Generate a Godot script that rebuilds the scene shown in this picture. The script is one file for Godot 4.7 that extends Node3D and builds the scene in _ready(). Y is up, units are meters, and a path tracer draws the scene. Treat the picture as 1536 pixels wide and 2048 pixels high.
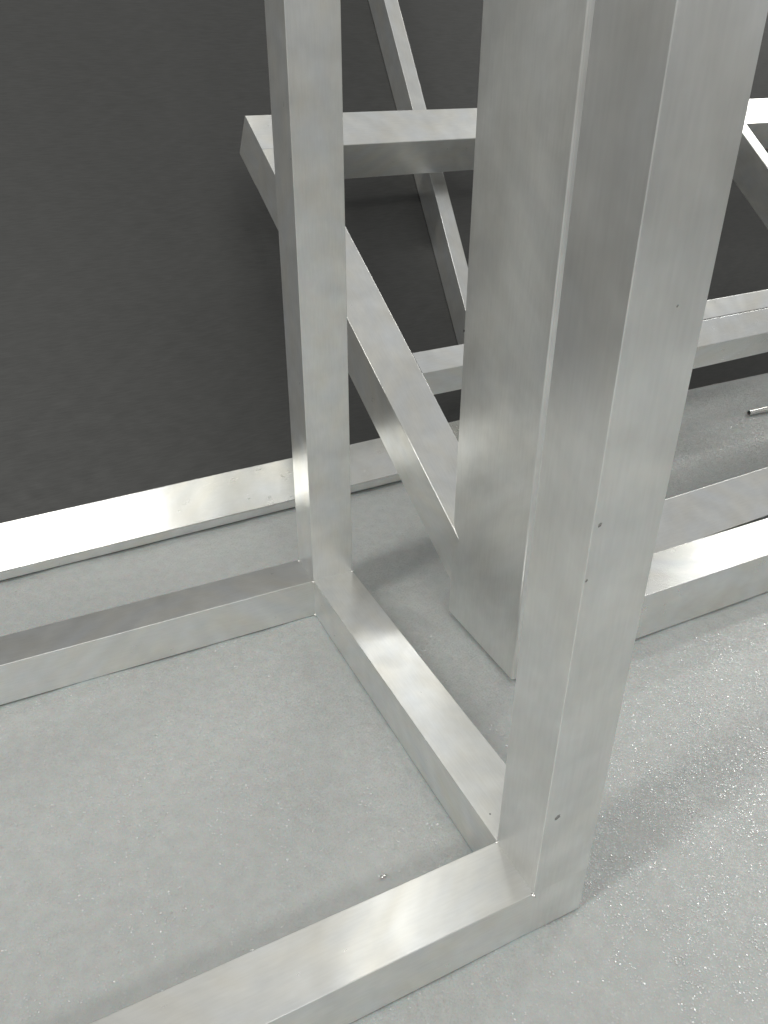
extends Node3D
# Welded aluminium tube frames standing on a sheet of white packing foam, dark framed panels leaning behind.
# All positions are in metres; u runs along the front rail, v away from it, y up; at(u, v, y) turns them into the world.

const TURN := 0.4549
const CORNER := Vector3(0.1257, 0.0, -0.3062)
const S := 0.04            # the small square tube
const DEPTH := 0.3948      # front rail to back rail of the small frame
var alu: StandardMaterial3D
var alu_post: StandardMaterial3D
var alu_bright: StandardMaterial3D
var dark: StandardMaterial3D
var black: StandardMaterial3D
var weld: StandardMaterial3D
var smudge: StandardMaterial3D
var chip: StandardMaterial3D
var foam: StandardMaterial3D
var skin: StandardMaterial3D
var lamp_glow: StandardMaterial3D
var lamp_body: StandardMaterial3D
var concrete: StandardMaterial3D


func at(u: float, v: float, y: float) -> Vector3:
	return CORNER + Basis(Vector3.UP, TURN) * Vector3(u, y, -v)


func _ready() -> void:
	# camera
	var cam := Camera3D.new()
	cam.name = "camera"
	add_child(cam)
	cam.position = Vector3(0, 0.4712, 0)
	cam.rotation = Vector3(-0.5295, 0, 0.0039)
	cam.keep_aspect = Camera3D.KEEP_HEIGHT
	cam.fov = rad_to_deg(2.0 * atan(1024.0 / 1572.9))
	cam.near = 0.02
	cam.far = 200.0
	# surroundings: a dim workshop all round, seen only as light and in reflections
	var we := WorldEnvironment.new()
	we.name = "world_environment"
	var env := Environment.new()
	env.background_mode = Environment.BG_COLOR
	env.background_color = Color(0.405, 0.408, 0.4).linear_to_srgb()
	env.tonemap_mode = Environment.TONE_MAPPER_LINEAR
	env.tonemap_exposure = 1.04
	env.sdfgi_enabled = true
	env.ssao_enabled = true
	env.ssil_enabled = true
	we.environment = env
	add_child(we)
	make_materials()
	lamps()
	ground()
	small_frame()
	reclining_frame()
	dark_panels()
	small_things()


# ------------------------------------------------------------------ helpers

func tag(o: Node, label: String, category: String, group := "") -> void:
	o.set_meta("label", label)
	o.set_meta("category", category)
	if group:
		o.set_meta("group", group)


func base(called: String, where: Vector3, label: String, category: String, group := "") -> Node3D:
	var o := Node3D.new()
	o.name = called
	add_child(o, true)
	o.position = where
	o.rotation.y = TURN
	tag(o, label, category, group)
	return o


func part(called: String, st: SurfaceTool, m: Material, parent: Node) -> MeshInstance3D:
	var o := MeshInstance3D.new()
	o.name = called
	o.mesh = st.commit()
	o.material_override = m
	o.cast_shadow = GeometryInstance3D.SHADOW_CASTING_SETTING_ON
	parent.add_child(o, true)
	return o


func new_st() -> SurfaceTool:
	var st := SurfaceTool.new()
	st.begin(Mesh.PRIMITIVE_TRIANGLES)
	return st


func tri(st: SurfaceTool, p: Array, uv: Array, n: Array) -> void:
	var g: Vector3 = (p[1] - p[0]).cross(p[2] - p[0])
	var order := [0, 1, 2] if g.dot(n[0] + n[1] + n[2]) < 0.0 else [0, 2, 1]
	for i in order:
		st.set_normal(n[i])
		st.set_uv(uv[i])
		st.add_vertex(p[i])


func quad(st: SurfaceTool, p: Array, uv: Array, n: Array) -> void:
	tri(st, [p[0], p[1], p[2]], [uv[0], uv[1], uv[2]], [n[0], n[1], n[2]])
	tri(st, [p[0], p[2], p[3]], [uv[0], uv[2], uv[3]], [n[0], n[2], n[3]])


# A bar from the corner o along ex, with sides ey and ez. r rounds the four long edges (order: o, o+ey, o+ey+ez, o+ez).
func bar(st: SurfaceTool, o: Vector3, ex: Vector3, ey: Vector3, ez: Vector3, r = 0.0008, caps := true, seed_uv := 0.0) -> void:
	var rr: Array = r if r is Array else [r, r, r, r]
	var ly := ey.length()
	var lz := ez.length()
	var y := ey / ly
	var z := ez / lz
	var ny := y if absf(y.dot(z)) < 1e-5 else z.cross(ex).normalized() * signf(z.cross(ex).dot(y))
	var nz := z if absf(y.dot(z)) < 1e-5 else y.cross(ex).normalized() * signf(y.cross(ex).dot(z))
	ny = z.cross(ex).normalized()
	ny *= signf(ny.dot(y))
	nz = y.cross(ex).normalized()
	nz *= signf(nz.dot(z))
	var corners := [Vector2(0, 0), Vector2(ly, 0), Vector2(ly, lz), Vector2(0, lz)]
	var signs := [Vector2(-1, -1), Vector2(1, -1), Vector2(1, 1), Vector2(-1, 1)]
	var starts := [PI, PI * 1.5, 0.0, PI * 0.5]
	var ring := []   # [2D point, normal]
	for k in 4:
		var c: Vector2 = corners[k]
		var q: float = rr[k]
		if q <= 0.0:
			var a0: float = starts[k]
			ring.append([c, Vector2(cos(a0), sin(a0))])
			ring.append([c, Vector2(cos(a0 + PI / 2), sin(a0 + PI / 2))])
			continue
		var mid: Vector2 = c - signs[k] * q
		var seg := 4
		for i in seg + 1:
			var a: float = starts[k] + PI / 2 * i / seg
			var d := Vector2(cos(a), sin(a))
			ring.append([mid + d * q, d])
	var run := 0.0
	var lx := ex.length()
	var n_ring := ring.size()
	for i in n_ring:
		var a: Vector2 = ring[i][0]
		var b: Vector2 = ring[(i + 1) % n_ring][0]
		var step := a.distance_to(b)
		if step < 1e-7:
			continue
		var na: Vector2 = ring[i][1]
		var nb: Vector2 = ring[(i + 1) % n_ring][1]
		var pa := o + y * a.x + z * a.y
		var pb := o + y * b.x + z * b.y
		var va := (ny * na.x + nz * na.y).normalized()
		var vb := (ny * nb.x + nz * nb.y).normalized()
		var u0 := seed_uv
		quad(st, [pa, pb, pb + ex, pa + ex], [Vector2(u0, u0 + run), Vector2(u0, u0 + run + step), Vector2(u0 + lx, u0 + run + step), Vector2(u0 + lx, u0 + run)], [va, vb, vb, va])
		run += step
	if caps:
		var xn := ey.cross(ez).normalized()
		xn *= signf(xn.dot(ex))
		for e in 2:
			var n := xn * (1.0 if e else -1.0)
			var c0 := o + ex * e
			var mid := c0 + ey / 2 + ez / 2
			for i in n_ring:
				var a: Vector2 = ring[i][0]
				var b: Vector2 = ring[(i + 1) % n_ring][0]
				if a.distance_to(b) < 1e-7:
					continue
				tri(st, [mid, c0 + y * a.x + z * a.y, c0 + y * b.x + z * b.y], [Vector2(ly, lz) / 2, a, b], [n, n, n])


func bar_part(called: String, parent: Node, m: Material, o: Vector3, ex: Vector3, ey: Vector3, ez: Vector3, r = 0.0008, caps := true, seed_uv := 0.0) -> MeshInstance3D:
	var st := new_st()
	bar(st, o, ex, ey, ez, r, caps, seed_uv)
	return part(called, st, m, parent)


func tube(st: SurfaceTool, a: Vector3, b: Vector3, r: float, inner: float, n := 20) -> void:
	var x := (b - a).normalized()
	var y := x.cross(Vector3.UP).normalized()
	var z := x.cross(y).normalized()
	for i in n:
		var t0 := TAU * i / n
		var t1 := TAU * (i + 1) / n
		var d0 := y * cos(t0) + z * sin(t0)
		var d1 := y * cos(t1) + z * sin(t1)
		var len := a.distance_to(b)
		quad(st, [a + d0 * r, a + d1 * r, b + d1 * r, b + d0 * r], [Vector2(0, t0 * r), Vector2(0, t1 * r), Vector2(len, t1 * r), Vector2(len, t0 * r)], [d0, d1, d1, d0])
		quad(st, [a + d0 * inner, a + d1 * inner, b + d1 * inner, b + d0 * inner], [Vector2(0, t0 * r), Vector2(0, t1 * r), Vector2(len, t1 * r), Vector2(len, t0 * r)], [-d0, -d1, -d1, -d0])
		for e in [[a, -x], [b, x]]:
			quad(st, [e[0] + d0 * r, e[0] + d1 * r, e[0] + d1 * inner, e[0] + d0 * inner], [Vector2(0, 0), Vector2(0, 0.01), Vector2(0.01, 0.01), Vector2(0.01, 0)], [e[1], e[1], e[1], e[1]])


# A shallow blob lying on a surface with normal n: a weld bead, a chip or a stain.
func blob(st: SurfaceTool, c: Vector3, x: Vector3, z: Vector3, n: Vector3, seed_ := 1, rings := 4, around := 14, wobble := 0.25) -> void:
	var rng := RandomNumberGenerator.new()
	rng.seed = seed_
	var w := []
	for i in around:
		w.append(1.0 + rng.randf_range(-wobble, wobble))
	var p := func(i: int, j: int) -> Vector3:
		var f := float(j) / rings
		var a := TAU * (i % around) / around
		return c + (x * cos(a) + z * sin(a)) * f * (w[i % around] as float) + n * sqrt(maxf(0.0, 1.0 - f * f))
	for j in rings:
		for i in around:
			var q := [p.call(i, j), p.call(i + 1, j), p.call(i + 1, j + 1), p.call(i, j + 1)]
			var nn := []
			for k in q:
				var d: Vector3 = (k - c)
				nn.append((n.normalized() * 0.8 + d / maxf(x.length(), 1e-5)).normalized())
			quad(st, q, [Vector2.ZERO, Vector2(0.01, 0), Vector2(0.01, 0.01), Vector2(0, 0.01)], nn)


# ------------------------------------------------------------------ materials

func noise(kind: int, freq: float, octaves: int, seed_: int) -> FastNoiseLite:
	var n := FastNoiseLite.new()
	n.noise_type = kind
	n.frequency = freq
	n.fractal_octaves = octaves
	if octaves <= 1:
		n.fractal_type = FastNoiseLite.FRACTAL_NONE
	n.seed = seed_
	return n


# fine lines drawn along x (the length of an extruded tube), cloudy wear on top; grey value around mid +- spread
func brushed(size: int, mid: float, lines: float, clouds: float, seed_: int, tint := 0.0) -> ImageTexture:
	var a := noise(FastNoiseLite.TYPE_SIMPLEX, 1.0, 2, seed_)
	var b := noise(FastNoiseLite.TYPE_SIMPLEX, 1.0, 4, seed_ + 7)
	var c := noise(FastNoiseLite.TYPE_SIMPLEX, 1.0, 3, seed_ + 13)
	var img := Image.create(size, size, false, Image.FORMAT_RGB8)
	for y in size:
		var fy := TAU * y / size
		for x in size:
			var fx := TAU * x / size
			var streak := a.get_noise_3d(cos(fx) * 2.2, sin(fx) * 2.2, y * 0.22)
			var cloud := b.get_noise_3d(cos(fx) * 1.6 + 9.0, sin(fx) * 1.6 + sin(fy) * 1.1, cos(fy) * 1.1)
			var v := mid + lines * streak + clouds * cloud
			var w := tint * (c.get_noise_3d(cos(fx) * 0.9, sin(fx) * 0.9 + sin(fy) * 0.9, cos(fy) * 0.9) * 1.6 + 0.15)
			img.set_pixel(x, y, Color(clampf(v + w * 0.5, 0, 1), clampf(v, 0, 1), clampf(v - w, 0, 1)))
	return ImageTexture.create_from_image(img)


func make_materials() -> void:
	var rough := brushed(512, 0.315, 0.015, 0.045, 3)
	var tint := brushed(512, 0.95, 0.015, 0.035, 21, 0.014)
	alu = StandardMaterial3D.new()
	alu.resource_name = "mill finish aluminium"
	alu.albedo_color = Color(0.91, 0.915, 0.9).linear_to_srgb()
	alu.albedo_texture = tint
	alu.metallic = 0.8
	alu.roughness = 1.0
	alu.roughness_texture = rough
	alu.roughness_texture_channel = BaseMaterial3D.TEXTURE_CHANNEL_RED
	alu.uv1_scale = Vector3(3.3, 4.7, 1)
	alu_post = alu.duplicate()
	alu_post.resource_name = "mill finish aluminium, hand marked"
	alu_post.roughness = 1.1
	alu_post.metallic = 0.84
	alu_post.albedo_texture = brushed(512, 0.95, 0.015, 0.045, 51, 0.006)
	alu_post.uv1_scale = Vector3(2.3, 3.1, 1)
	alu_post.uv1_offset = Vector3(0.31, 0.57, 0)
	alu_bright = alu.duplicate()
	alu_bright.resource_name = "smoother aluminium"
	alu_bright.roughness = 0.8
	alu_bright.uv1_offset = Vector3(0.71, 0.17, 0)
	dark = StandardMaterial3D.new()
	dark.resource_name = "dark brushed sheet"
	dark.albedo_color = Color(0.096, 0.096, 0.095).linear_to_srgb()
	dark.albedo_texture = brushed(512, 0.92, 0.06, 0.02, 33)
	dark.metallic = 0.3
	dark.roughness = 1.7
	dark.roughness_texture = rough
	dark.roughness_texture_channel = BaseMaterial3D.TEXTURE_CHANNEL_RED
	dark.uv1_scale = Vector3(3.0, 7.0, 1)
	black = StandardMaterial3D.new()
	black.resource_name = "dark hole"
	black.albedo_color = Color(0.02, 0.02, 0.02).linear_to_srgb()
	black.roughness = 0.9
	weld = StandardMaterial3D.new()
	weld.resource_name = "weld metal"
	weld.albedo_color = Color(0.72, 0.71, 0.68).linear_to_srgb()
	weld.metallic = 1.0
	weld.roughness = 0.3
	smudge = StandardMaterial3D.new()
	smudge.resource_name = "grey smudge"
	smudge.albedo_color = Color(0.27, 0.27, 0.26).linear_to_srgb()
	smudge.roughness = 0.8
	chip = StandardMaterial3D.new()
	chip.resource_name = "shiny chip"
	chip.albedo_color = Color(0.92, 0.92, 0.9).linear_to_srgb()
	chip.metallic = 1.0
	chip.roughness = 0.2
	# foam: closed cells a few millimetres across under a thin glossy skin
	var size := 1024
	var cn := noise(FastNoiseLite.TYPE_CELLULAR, 0.15, 1, 11)
	cn.cellular_return_type = FastNoiseLite.RETURN_CELL_VALUE
	var fn := noise(FastNoiseLite.TYPE_CELLULAR, 0.3, 1, 16)
	fn.cellular_return_type = FastNoiseLite.RETURN_CELL_VALUE
	var facets := Image.create(size, size, false, Image.FORMAT_RGBA8)
	for j in size:
		for i in size:
			var c1 := cn.get_noise_2d(i, j)
			var c2 := fn.get_noise_2d(i, j)
			var d := Vector2.from_angle(c1 * 57.0) * 0.10 * fposmod(c1 * 23.7, 1.0) + Vector2.from_angle(c2 * 71.0) * 0.2 * fposmod(c2 * 17.3, 1.0)
			var nv := Vector3(d.x, d.y, 1.0).normalized() * 0.5 + Vector3(0.5, 0.5, 0.5)
			facets.set_pixel(i, j, Color(nv.x, nv.y, nv.z))
	var cells := ImageTexture.create_from_image(facets)
	var mottle := NoiseTexture2D.new()
	mottle.width = 512
	mottle.height = 512
	mottle.seamless = true
	mottle.noise = noise(FastNoiseLite.TYPE_SIMPLEX, 0.03, 5, 4)
	var ramp := Gradient.new()
	ramp.offsets = PackedFloat32Array([0.0, 1.0])
	ramp.colors = PackedColorArray([Color(0.955, 0.955, 0.95), Color(1, 1, 0.995)])
	mottle.color_ramp = ramp
	foam = StandardMaterial3D.new()
	foam.resource_name = "white packing foam"
	foam.albedo_color = Color(0.565, 0.578, 0.576).linear_to_srgb()
	foam.albedo_texture = mottle
	foam.roughness = 0.32
	foam.metallic_specular = 0.5
	foam.subsurf_scatter_enabled = true
	foam.subsurf_scatter_strength = 0.35
	foam.normal_enabled = true
	foam.normal_texture = cells
	foam.normal_scale = 1.0
	foam.uv1_scale = Vector3(3.7, 3.7, 1)
	skin = StandardMaterial3D.new()
	skin.resource_name = "glossy skin of burst foam cells"
	skin.albedo_color = Color(0.74, 0.755, 0.75).linear_to_srgb()
	skin.roughness = 0.26
	skin.metallic = 0.22
	skin.metallic_specular = 0.8
	concrete = StandardMaterial3D.new()
	concrete.resource_name = "workshop concrete"
	concrete.albedo_color = Color(0.2, 0.195, 0.185).linear_to_srgb()
	concrete.albedo_texture = mottle
	concrete.roughness = 0.7
	lamp_glow = StandardMaterial3D.new()
	lamp_glow.resource_name = "lamp diffuser"
	lamp_glow.albedo_color = Color(0.8, 0.8, 0.8)
	lamp_glow.emission_enabled = true
	lamp_glow.emission = Color(1.0, 0.99, 0.95)
	lamp_glow.emission_energy_multiplier = 1.0
	lamp_body = StandardMaterial3D.new()
	lamp_body.resource_name = "white lamp housing"
	lamp_body.albedo_color = Color(0.7, 0.7, 0.7).linear_to_srgb()
	lamp_body.roughness = 0.5


# ------------------------------------------------------------------ light

func lamp(label: String, u: float, v: float, y: float, turn: float, length: float, width: float, energy: float) -> void:
	var o := base("ceiling_lamp", at(u, v, y), label, "lamp", "strip lamps hanging over the frames")
	o.rotation.y = TURN + turn
	bar_part("housing", o, lamp_body, Vector3(-length / 2 - 0.02, 0.004, -width / 2 - 0.02), Vector3(length + 0.04, 0, 0), Vector3(0, 0.06, 0), Vector3(0, 0, width + 0.04), 0.004)
	bar_part("diffuser", o, lamp_glow, Vector3(-length / 2, -0.012, -width / 2), Vector3(length, 0, 0), Vector3(0, 0.012, 0), Vector3(0, 0, width), 0.003)
	var l := AreaLight3D.new()
	l.name = "lamp_light"
	l.area_size = Vector2(length, width)
	l.light_energy = energy
	l.light_color = Color(1.0, 0.998, 0.975)
	l.shadow_enabled = true
	l.set("area_range", 30.0)
	o.add_child(l, true)
	l.position = Vector3(0, -0.02, 0)
	l.rotation.x = -PI / 2


func lamps() -> void:
	lamp("strip lamp of the row farthest behind the viewer", -0.65, -2.35, 2.6, 0.0, 2.1, 0.65, 3.0)
	lamp("strip lamp at the left, in the row over the front rail", -2.6, -0.3, 2.6, 0.0, 2.0, 0.2, 4.4)
	lamp("strip lamp at the right, in the row over the dark panels", 3.4, 1.3, 2.6, 0.0, 2.0, 0.24, 2.9)
	lamp("strip lamp of the row farthest behind the dark panels", 4.4, 2.75, 2.6, 0.0, 1.7, 0.24, 1.6)
	lamp("strip lamp of the far row, straight ahead over the dark panels", 0.9, 3.0, 2.6, 0.0, 2.2, 0.24, 1.1)
	lamp("short strip lamp turned across the rows, ahead of the front rail", 0.5, 1.45, 2.6, PI / 2, 0.9, 0.16, 0.3)


# ------------------------------------------------------------------ the surface they stand on

func ground() -> void:
	var st := new_st()
	var h := 30.0
	quad(st, [Vector3(-h, -0.035, -h), Vector3(h, -0.035, -h), Vector3(h, -0.035, h), Vector3(-h, -0.035, h)], [Vector2(0, 0), Vector2(20, 0), Vector2(20, 20), Vector2(0, 20)], [Vector3.UP, Vector3.UP, Vector3.UP, Vector3.UP])
	var fl := part("floor", st, concrete, self)
	fl.set_meta("kind", "structure")
	# the foam sheet, softly uneven, pressed flat under the rails
	var uneven := noise(FastNoiseLite.TYPE_SIMPLEX, 9.0, 3, 8)
	st = new_st()
	var n := 200
	var x0 := -1.9
	var z0 := -2.4
	var cell := 0.019
	var hgt := func(i: int, j: int) -> Vector3:
		var x := x0 + i * cell
		var z := z0 + j * cell
		var y := -0.0012 + 0.0016 * uneven.get_noise_2d(x, z)
		return Vector3(x, y, z)
	for j in n:
		for i in n:
			var p := [hgt.call(i, j), hgt.call(i + 1, j), hgt.call(i + 1, j + 1), hgt.call(i, j + 1)]
			for k in [0, 1, 2, 0, 2, 3]:
				var q: Vector3 = p[k]
				st.set_uv(Vector2(q.x, q.z))
				st.add_vertex(q)
	st.index()
	st.generate_normals()
	var fs := part("foam_sheet", st, foam, self)
	fs.set_meta("kind", "structure")
	# the little glossy flakes of cell skin that glint in the foam
	var rng := RandomNumberGenerator.new()
	rng.seed = 77
	st = new_st()
	for k in 6:
		var a0 := TAU * k / 6
		var a1 := TAU * (k + 1) / 6
		for q in [Vector3.ZERO, Vector3(cos(a0), 0, sin(a0)), Vector3(cos(a1), 0, sin(a1))]:
			st.set_normal(Vector3.UP)
			st.add_vertex(q)
	var flakes := MultiMesh.new()
	flakes.transform_format = MultiMesh.TRANSFORM_3D
	flakes.mesh = st.commit()
	var many := 170000
	flakes.instance_count = many
	for k in many:
		var p := at(rng.randf_range(-0.45, 1.0) if k % 2 else rng.randf_range(0.0, 0.8), rng.randf_range(-0.2, 0.66), 0.0)
		p.y = -0.00112 + 0.0016 * uneven.get_noise_2d(p.x, p.z)
		var lean := pow(rng.randf(), 1.6) * 0.3
		var b := Basis(Vector3.UP, rng.randf() * TAU) * Basis(Vector3.RIGHT, lean) * Basis(Vector3.UP, rng.randf() * TAU)
		var r := rng.randf_range(0.0003, 0.0008)
		flakes.set_instance_transform(k, Transform3D(b * Basis.from_scale(Vector3(r, r, r * rng.randf_range(0.5, 1.0))), p))
	var mm := MultiMeshInstance3D.new()
	mm.name = "cell_skin"
	mm.multimesh = flakes
	mm.material_override = skin
	mm.set_meta("kind", "stuff")
	fs.add_child(mm, true)
	# its edge all round
	st = new_st()
	var e := n * cell
	for s in [[Vector3(x0, 0, z0), Vector3(x0 + e, 0, z0), Vector3(0, 0, -1)], [Vector3(x0, 0, z0 + e), Vector3(x0 + e, 0, z0 + e), Vector3(0, 0, 1)], [Vector3(x0, 0, z0), Vector3(x0, 0, z0 + e), Vector3(-1, 0, 0)], [Vector3(x0 + e, 0, z0), Vector3(x0 + e, 0, z0 + e), Vector3(1, 0, 0)]]:
		var d := Vector3(0, -0.0345, 0)
		quad(st, [s[0], s[1], s[1] + d, s[0] + d], [Vector2(0, 0), Vector2(1, 0), Vector2(1, 0.03), Vector2(0, 0.03)], [s[2], s[2], s[2], s[2]])
	part("foam_edge", st, foam, fs)


# ------------------------------------------------------------------ the small frame in front

func small_frame() -> void:
	var o := base("tube_frame", at(0, 0, 0), "small welded frame of square aluminium tube in front, two slim posts on a base", "frame")
	var w := DEPTH
	var left := 0.78
	var tall := 1.15
	var e := 0.0006
	# local axes: x = u, y = up, z = -v
	bar_part("base_rail", o, alu, Vector3(-left + S, 0, 0), Vector3(left - 2 * S, 0, 0), Vector3(0, S, 0), Vector3(0, 0, -S), e, false, 0.13)
	bar_part("base_rail", o, alu, Vector3(-S, 0, -S), Vector3(0, 0, -(w - 2 * S)), Vector3(S, 0, 0), Vector3(0, S, 0), e, false, 0.37)
	bar_part("base_rail", o, alu, Vector3(-left + S, 0, -(w - S)), Vector3(left - 2 * S, 0, 0), Vector3(0, S, 0), Vector3(0, 0, -S), e, false, 0.71)
	bar_part("base_rail", o, alu, Vector3(-left, 0, 0), Vector3(0, 0, -w), Vector3(S, 0, 0), Vector3(0, S, 0), e, true, 0.93)
	# the posts: below the top of the rails only the free edges are rounded
	var st := new_st()
	bar(st, Vector3(-S, S, 0), Vector3(0, tall - S, 0), Vector3(S, 0, 0), Vector3(0, 0, -S), e, true, 0.21)
	bar(st, Vector3(-S, 0, 0), Vector3(0, S, 0), Vector3(S, 0, 0), Vector3(0, 0, -S), [0.0, e, 0.0, 0.0], true, 0.21)
	var front := part("post", st, alu_post, o)
	st = new_st()
	bar(st, Vector3(-S, S, -(w - S)), Vector3(0, tall - S, 0), Vector3(S, 0, 0), Vector3(0, 0, -S), e, true, 0.57)
	bar(st, Vector3(-S, 0, -(w - S)), Vector3(0, S, 0), Vector3(S, 0, 0), Vector3(0, 0, -S), [0.0, 0.0, e, 0.0], true, 0.57)
	var back := part("post", st, alu, o)
	# welds ground down at the feet of the posts
	for q in [[front, Vector3(-S, S, 0.0), 0.0016], [front, Vector3(-S, S, -S), 0.0011], [back, Vector3(-S, S, -(w - S)), 0.0014], [back, Vector3(-S, S, -w + 0.001), 0.0012], [back, Vector3(0, S, -(w - S)), 0.0011], [back, Vector3(-S, 0.001, -(w - S)), 0.0012]]:
		st = new_st()
		var r: float = q[2]
		var c: Vector3 = q[1]
		blob(st, c - Vector3(0.0004, 0.0004, -0.0004), Vector3(r, 0, r * 0.5), Vector3(-r * 0.4, 0, r), Vector3(-r * 0.3, r * 0.6, r * 0.3), int(r * 1e5) + int(c.z * 1000), 4, 12)
		part("weld_bead", st, weld, q[0])
	# marks on the front post
	for m in [[-0.0316, 0.1034, 0.0026, 0.0013], [-0.0361, 0.2952, 0.0014, 0.0009], [-0.0386, 0.2666, 0.0009, 0.0006], [-0.0154, 0.3877, 0.0007, 0.0004]]:
		st = new_st()
		blob(st, Vector3(m[0], m[1], 0.00005), Vector3(m[2] * 0.7, m[2] * 0.5, 0), Vector3(-m[3] * 0.4, m[3], 0), Vector3(0, 0, 0.00008), int(m[1] * 1000))
		part("smudge", st, smudge, front)
	st = new_st()
	blob(st, Vector3(-0.0326, S + 0.00005, -0.0594), Vector3(0.0006, 0, 0), Vector3(0, 0, 0.0006), Vector3(0, 0.0001, 0), 5)
	part("smudge", st, smudge, o)


# ------------------------------------------------------------------ the big welded frame: base rail, broad post, lattice lying back

func reclining_frame() -> void:
	var org := Vector3(0.078, 0, -0.19)
	var o := base("reclining_frame", at(0.078, 0.19, 0), "big welded aluminium frame with a broad post and a lattice sloping back", "frame")
	bar_part("base_rail", o, alu_bright, Vector3(0.078 + 0.042, 0.0005, -0.1905) - org, Vector3(1.1, 0, 0), Vector3(0, 0.0495, 0), Vector3(0, 0, -0.0515), 0.0012, true, 0.4)
	bar_part("broad_post", o, alu_post, Vector3(0.078, 0.003, -0.1925) - org, Vector3(0, 1.2, 0), Vector3(0.042, 0, 0), Vector3(0, 0, -0.1105), 0.0024, true, 0.83)
	# the lattice, in its own skewed axes: u across, l up the slope, n out of its face
	var o0 := Vector3(0.0841, 0.0461, -0.2346) - org
	var eu := Vector3(cos(0.0409), 0.0016, -sin(0.0409))
	var el := Vector3(-0.0874, sin(0.6683), -cos(0.6683))
	var en := Vector3(0, cos(0.6683), sin(0.6683))
	var b := 0.0485
	var t := 0.0511
	var length := 0.5897
	var wide := 1.12
	var r := 0.0009
	bar_part("side_rail", o, alu, o0 - en * t, el * (length - b), eu * b, en * t, r, true, 0.05)
	bar_part("side_rail", o, alu, o0 + eu * (wide - b) - en * t, el * (length - b), eu * b, en * t, r, true, 0.25)
	bar_part("top_rail", o, alu, o0 + el * (length - b) - en * t, eu * wide, el * b, en * t, r, true, 0.45)
	bar_part("bottom_rail", o, alu, o0 + eu * b - en * t, eu * (wide - 2 * b), el * 0.05, en * t, r, false, 0.65)
	bar_part("cross_rail", o, alu, o0 + eu * b + el * 0.2434 - en * t, eu * (wide - 2 * b), el * 0.025, en * t, r, false, 0.85)
	bar_part("cross_rail", o, alu_bright, o0 + eu * 0.24 + el * 0.2092 - en * 0.058, eu * (wide - b - 0.24), el * 0.0334, en * 0.058, r, true, 0.35)
	bar_part("mullion", o, alu, o0 + eu * 0.7225 + el * 0.2684 - en * t, el * (length - b - 0.2684), eu * 0.021, en * t, r, false, 0.15)


# ------------------------------------------------------------------ the dark panels leaning at the back

func panel_axes(yaw: float, tilt: float, e: float) -> Array:
	return [Vector3(cos(yaw), tilt, -sin(yaw)).normalized(), Vector3(0, sin(e), -cos(e)), Vector3(0, cos(e), sin(e))]


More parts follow.
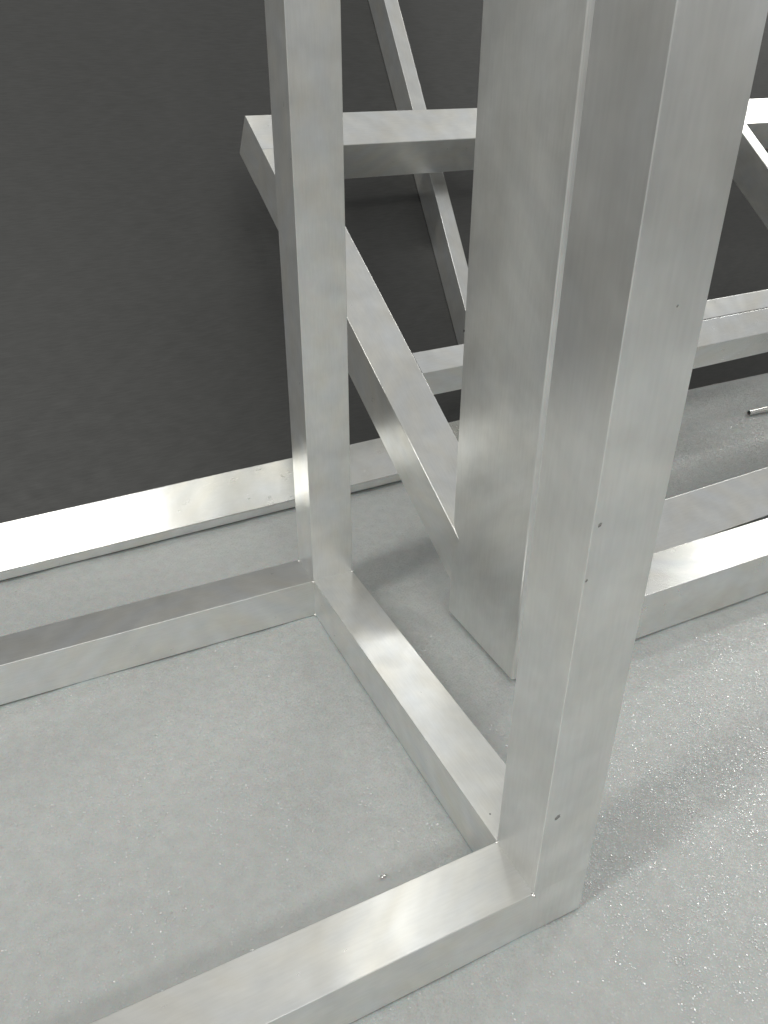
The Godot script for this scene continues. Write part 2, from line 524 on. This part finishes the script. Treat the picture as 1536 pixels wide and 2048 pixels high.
func dark_panels() -> void:
	var e := deg_to_rad(55.0)
	var tall := 0.85
	# the front one
	var a := panel_axes(0.0309, 0.0046, e)
	var x: Vector3 = a[0]
	var l: Vector3 = a[1]
	var n: Vector3 = a[2]
	var from := -1.5
	var to := 0.57
	var o := base("dark_panel", at(0, 0.5514, 0.015), "dark grey panel leaning back at the left, bright aluminium rail along its foot", "panel")
	bar_part("sheet", o, dark, x * from + l * 0.0494 - n * 0.0035, x * (to - from), l * tall, n * 0.003, 0.0, true, 0.3)
	bar_part("bottom_rail", o, alu_bright, x * from - n * 0.03, x * (to - from), l * 0.0494, n * 0.03, 0.0009, true, 0.5)
	bar_part("edge_strip", o, alu, x * from - n * 0.03 - l * 0.0075, x * (to - from), l * 0.0075 + n * 0.008, n * 0.0205, 0.0006, true, 0.9)
	var st := new_st()
	bar(st, x * 0.2835 + l * 0.0496, l * (tall - 0.05), x * 0.0203, n * 0.0398, 0.0007, true, 0.6)
	var stiff := part("face_rail", st, alu, o)
	bar_part("top_rail", o, alu_bright, x * from + l * tall - n * 0.03, x * (to - from), l * 0.0494, n * 0.03, 0.0009, true, 0.2)
	# a screw hole low on its side
	st = new_st()
	blob(st, x * 0.28345 + l * 0.158 + n * 0.024, l * 0.0017, n * 0.0017, -x * 0.00012, 4, 3, 16, 0.0)
	part("screw_hole", st, black, stiff)
	# the one behind it, to the right
	a = panel_axes(0.0, 0.0, e)
	x = a[0]
	l = a[1]
	n = a[2]
	from = 0.47
	to = 2.4
	o = base("dark_panel", at(0, 0.636, 0.004), "dark grey panel behind the lattice at the right, seen above the loose tube", "panel")
	bar_part("sheet", o, dark, x * from - n * 0.0035, x * (to - from), l * tall, n * 0.003, 0.0, true, 0.7)
	bar_part("top_rail", o, alu, x * from + l * tall - n * 0.03, x * (to - from), l * 0.0494, n * 0.03, 0.0009, true, 0.2)


# ------------------------------------------------------------------ small things lying on the foam

func small_things() -> void:
	var st := new_st()
	var o := base("metal_tube", at(0.727, 0.525, 0), "thin short aluminium tube lying loose on the foam at the right edge", "tube")
	tube(st, Vector3(0, 0.0042, 0), Vector3(0.22, 0.0042, 0.006), 0.0042, 0.0031, 24)
	part("tube_wall", st, alu_bright, o)
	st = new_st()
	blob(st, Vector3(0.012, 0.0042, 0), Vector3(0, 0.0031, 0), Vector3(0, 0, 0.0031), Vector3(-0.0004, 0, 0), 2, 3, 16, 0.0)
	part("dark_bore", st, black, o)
	for c in [[-0.1029, 0.0744, 0.0024, 0.0009, "tiny shiny metal chip on the foam inside the front frame"], [-0.042, 0.402, 0.0012, 0.0007, "tiny bright metal grain on the foam beside the back post"]]:
		st = new_st()
		var g := base("metal_chip", at(c[0], c[1], 0), c[4], "metal chip")
		blob(st, Vector3(0, 0.0003, 0), Vector3(c[2], 0, 0), Vector3(0, 0, c[3]), Vector3(0, 0.0004, 0), 3)
		var mi := part("flake", st, chip, g)
		mi.name = "flake"
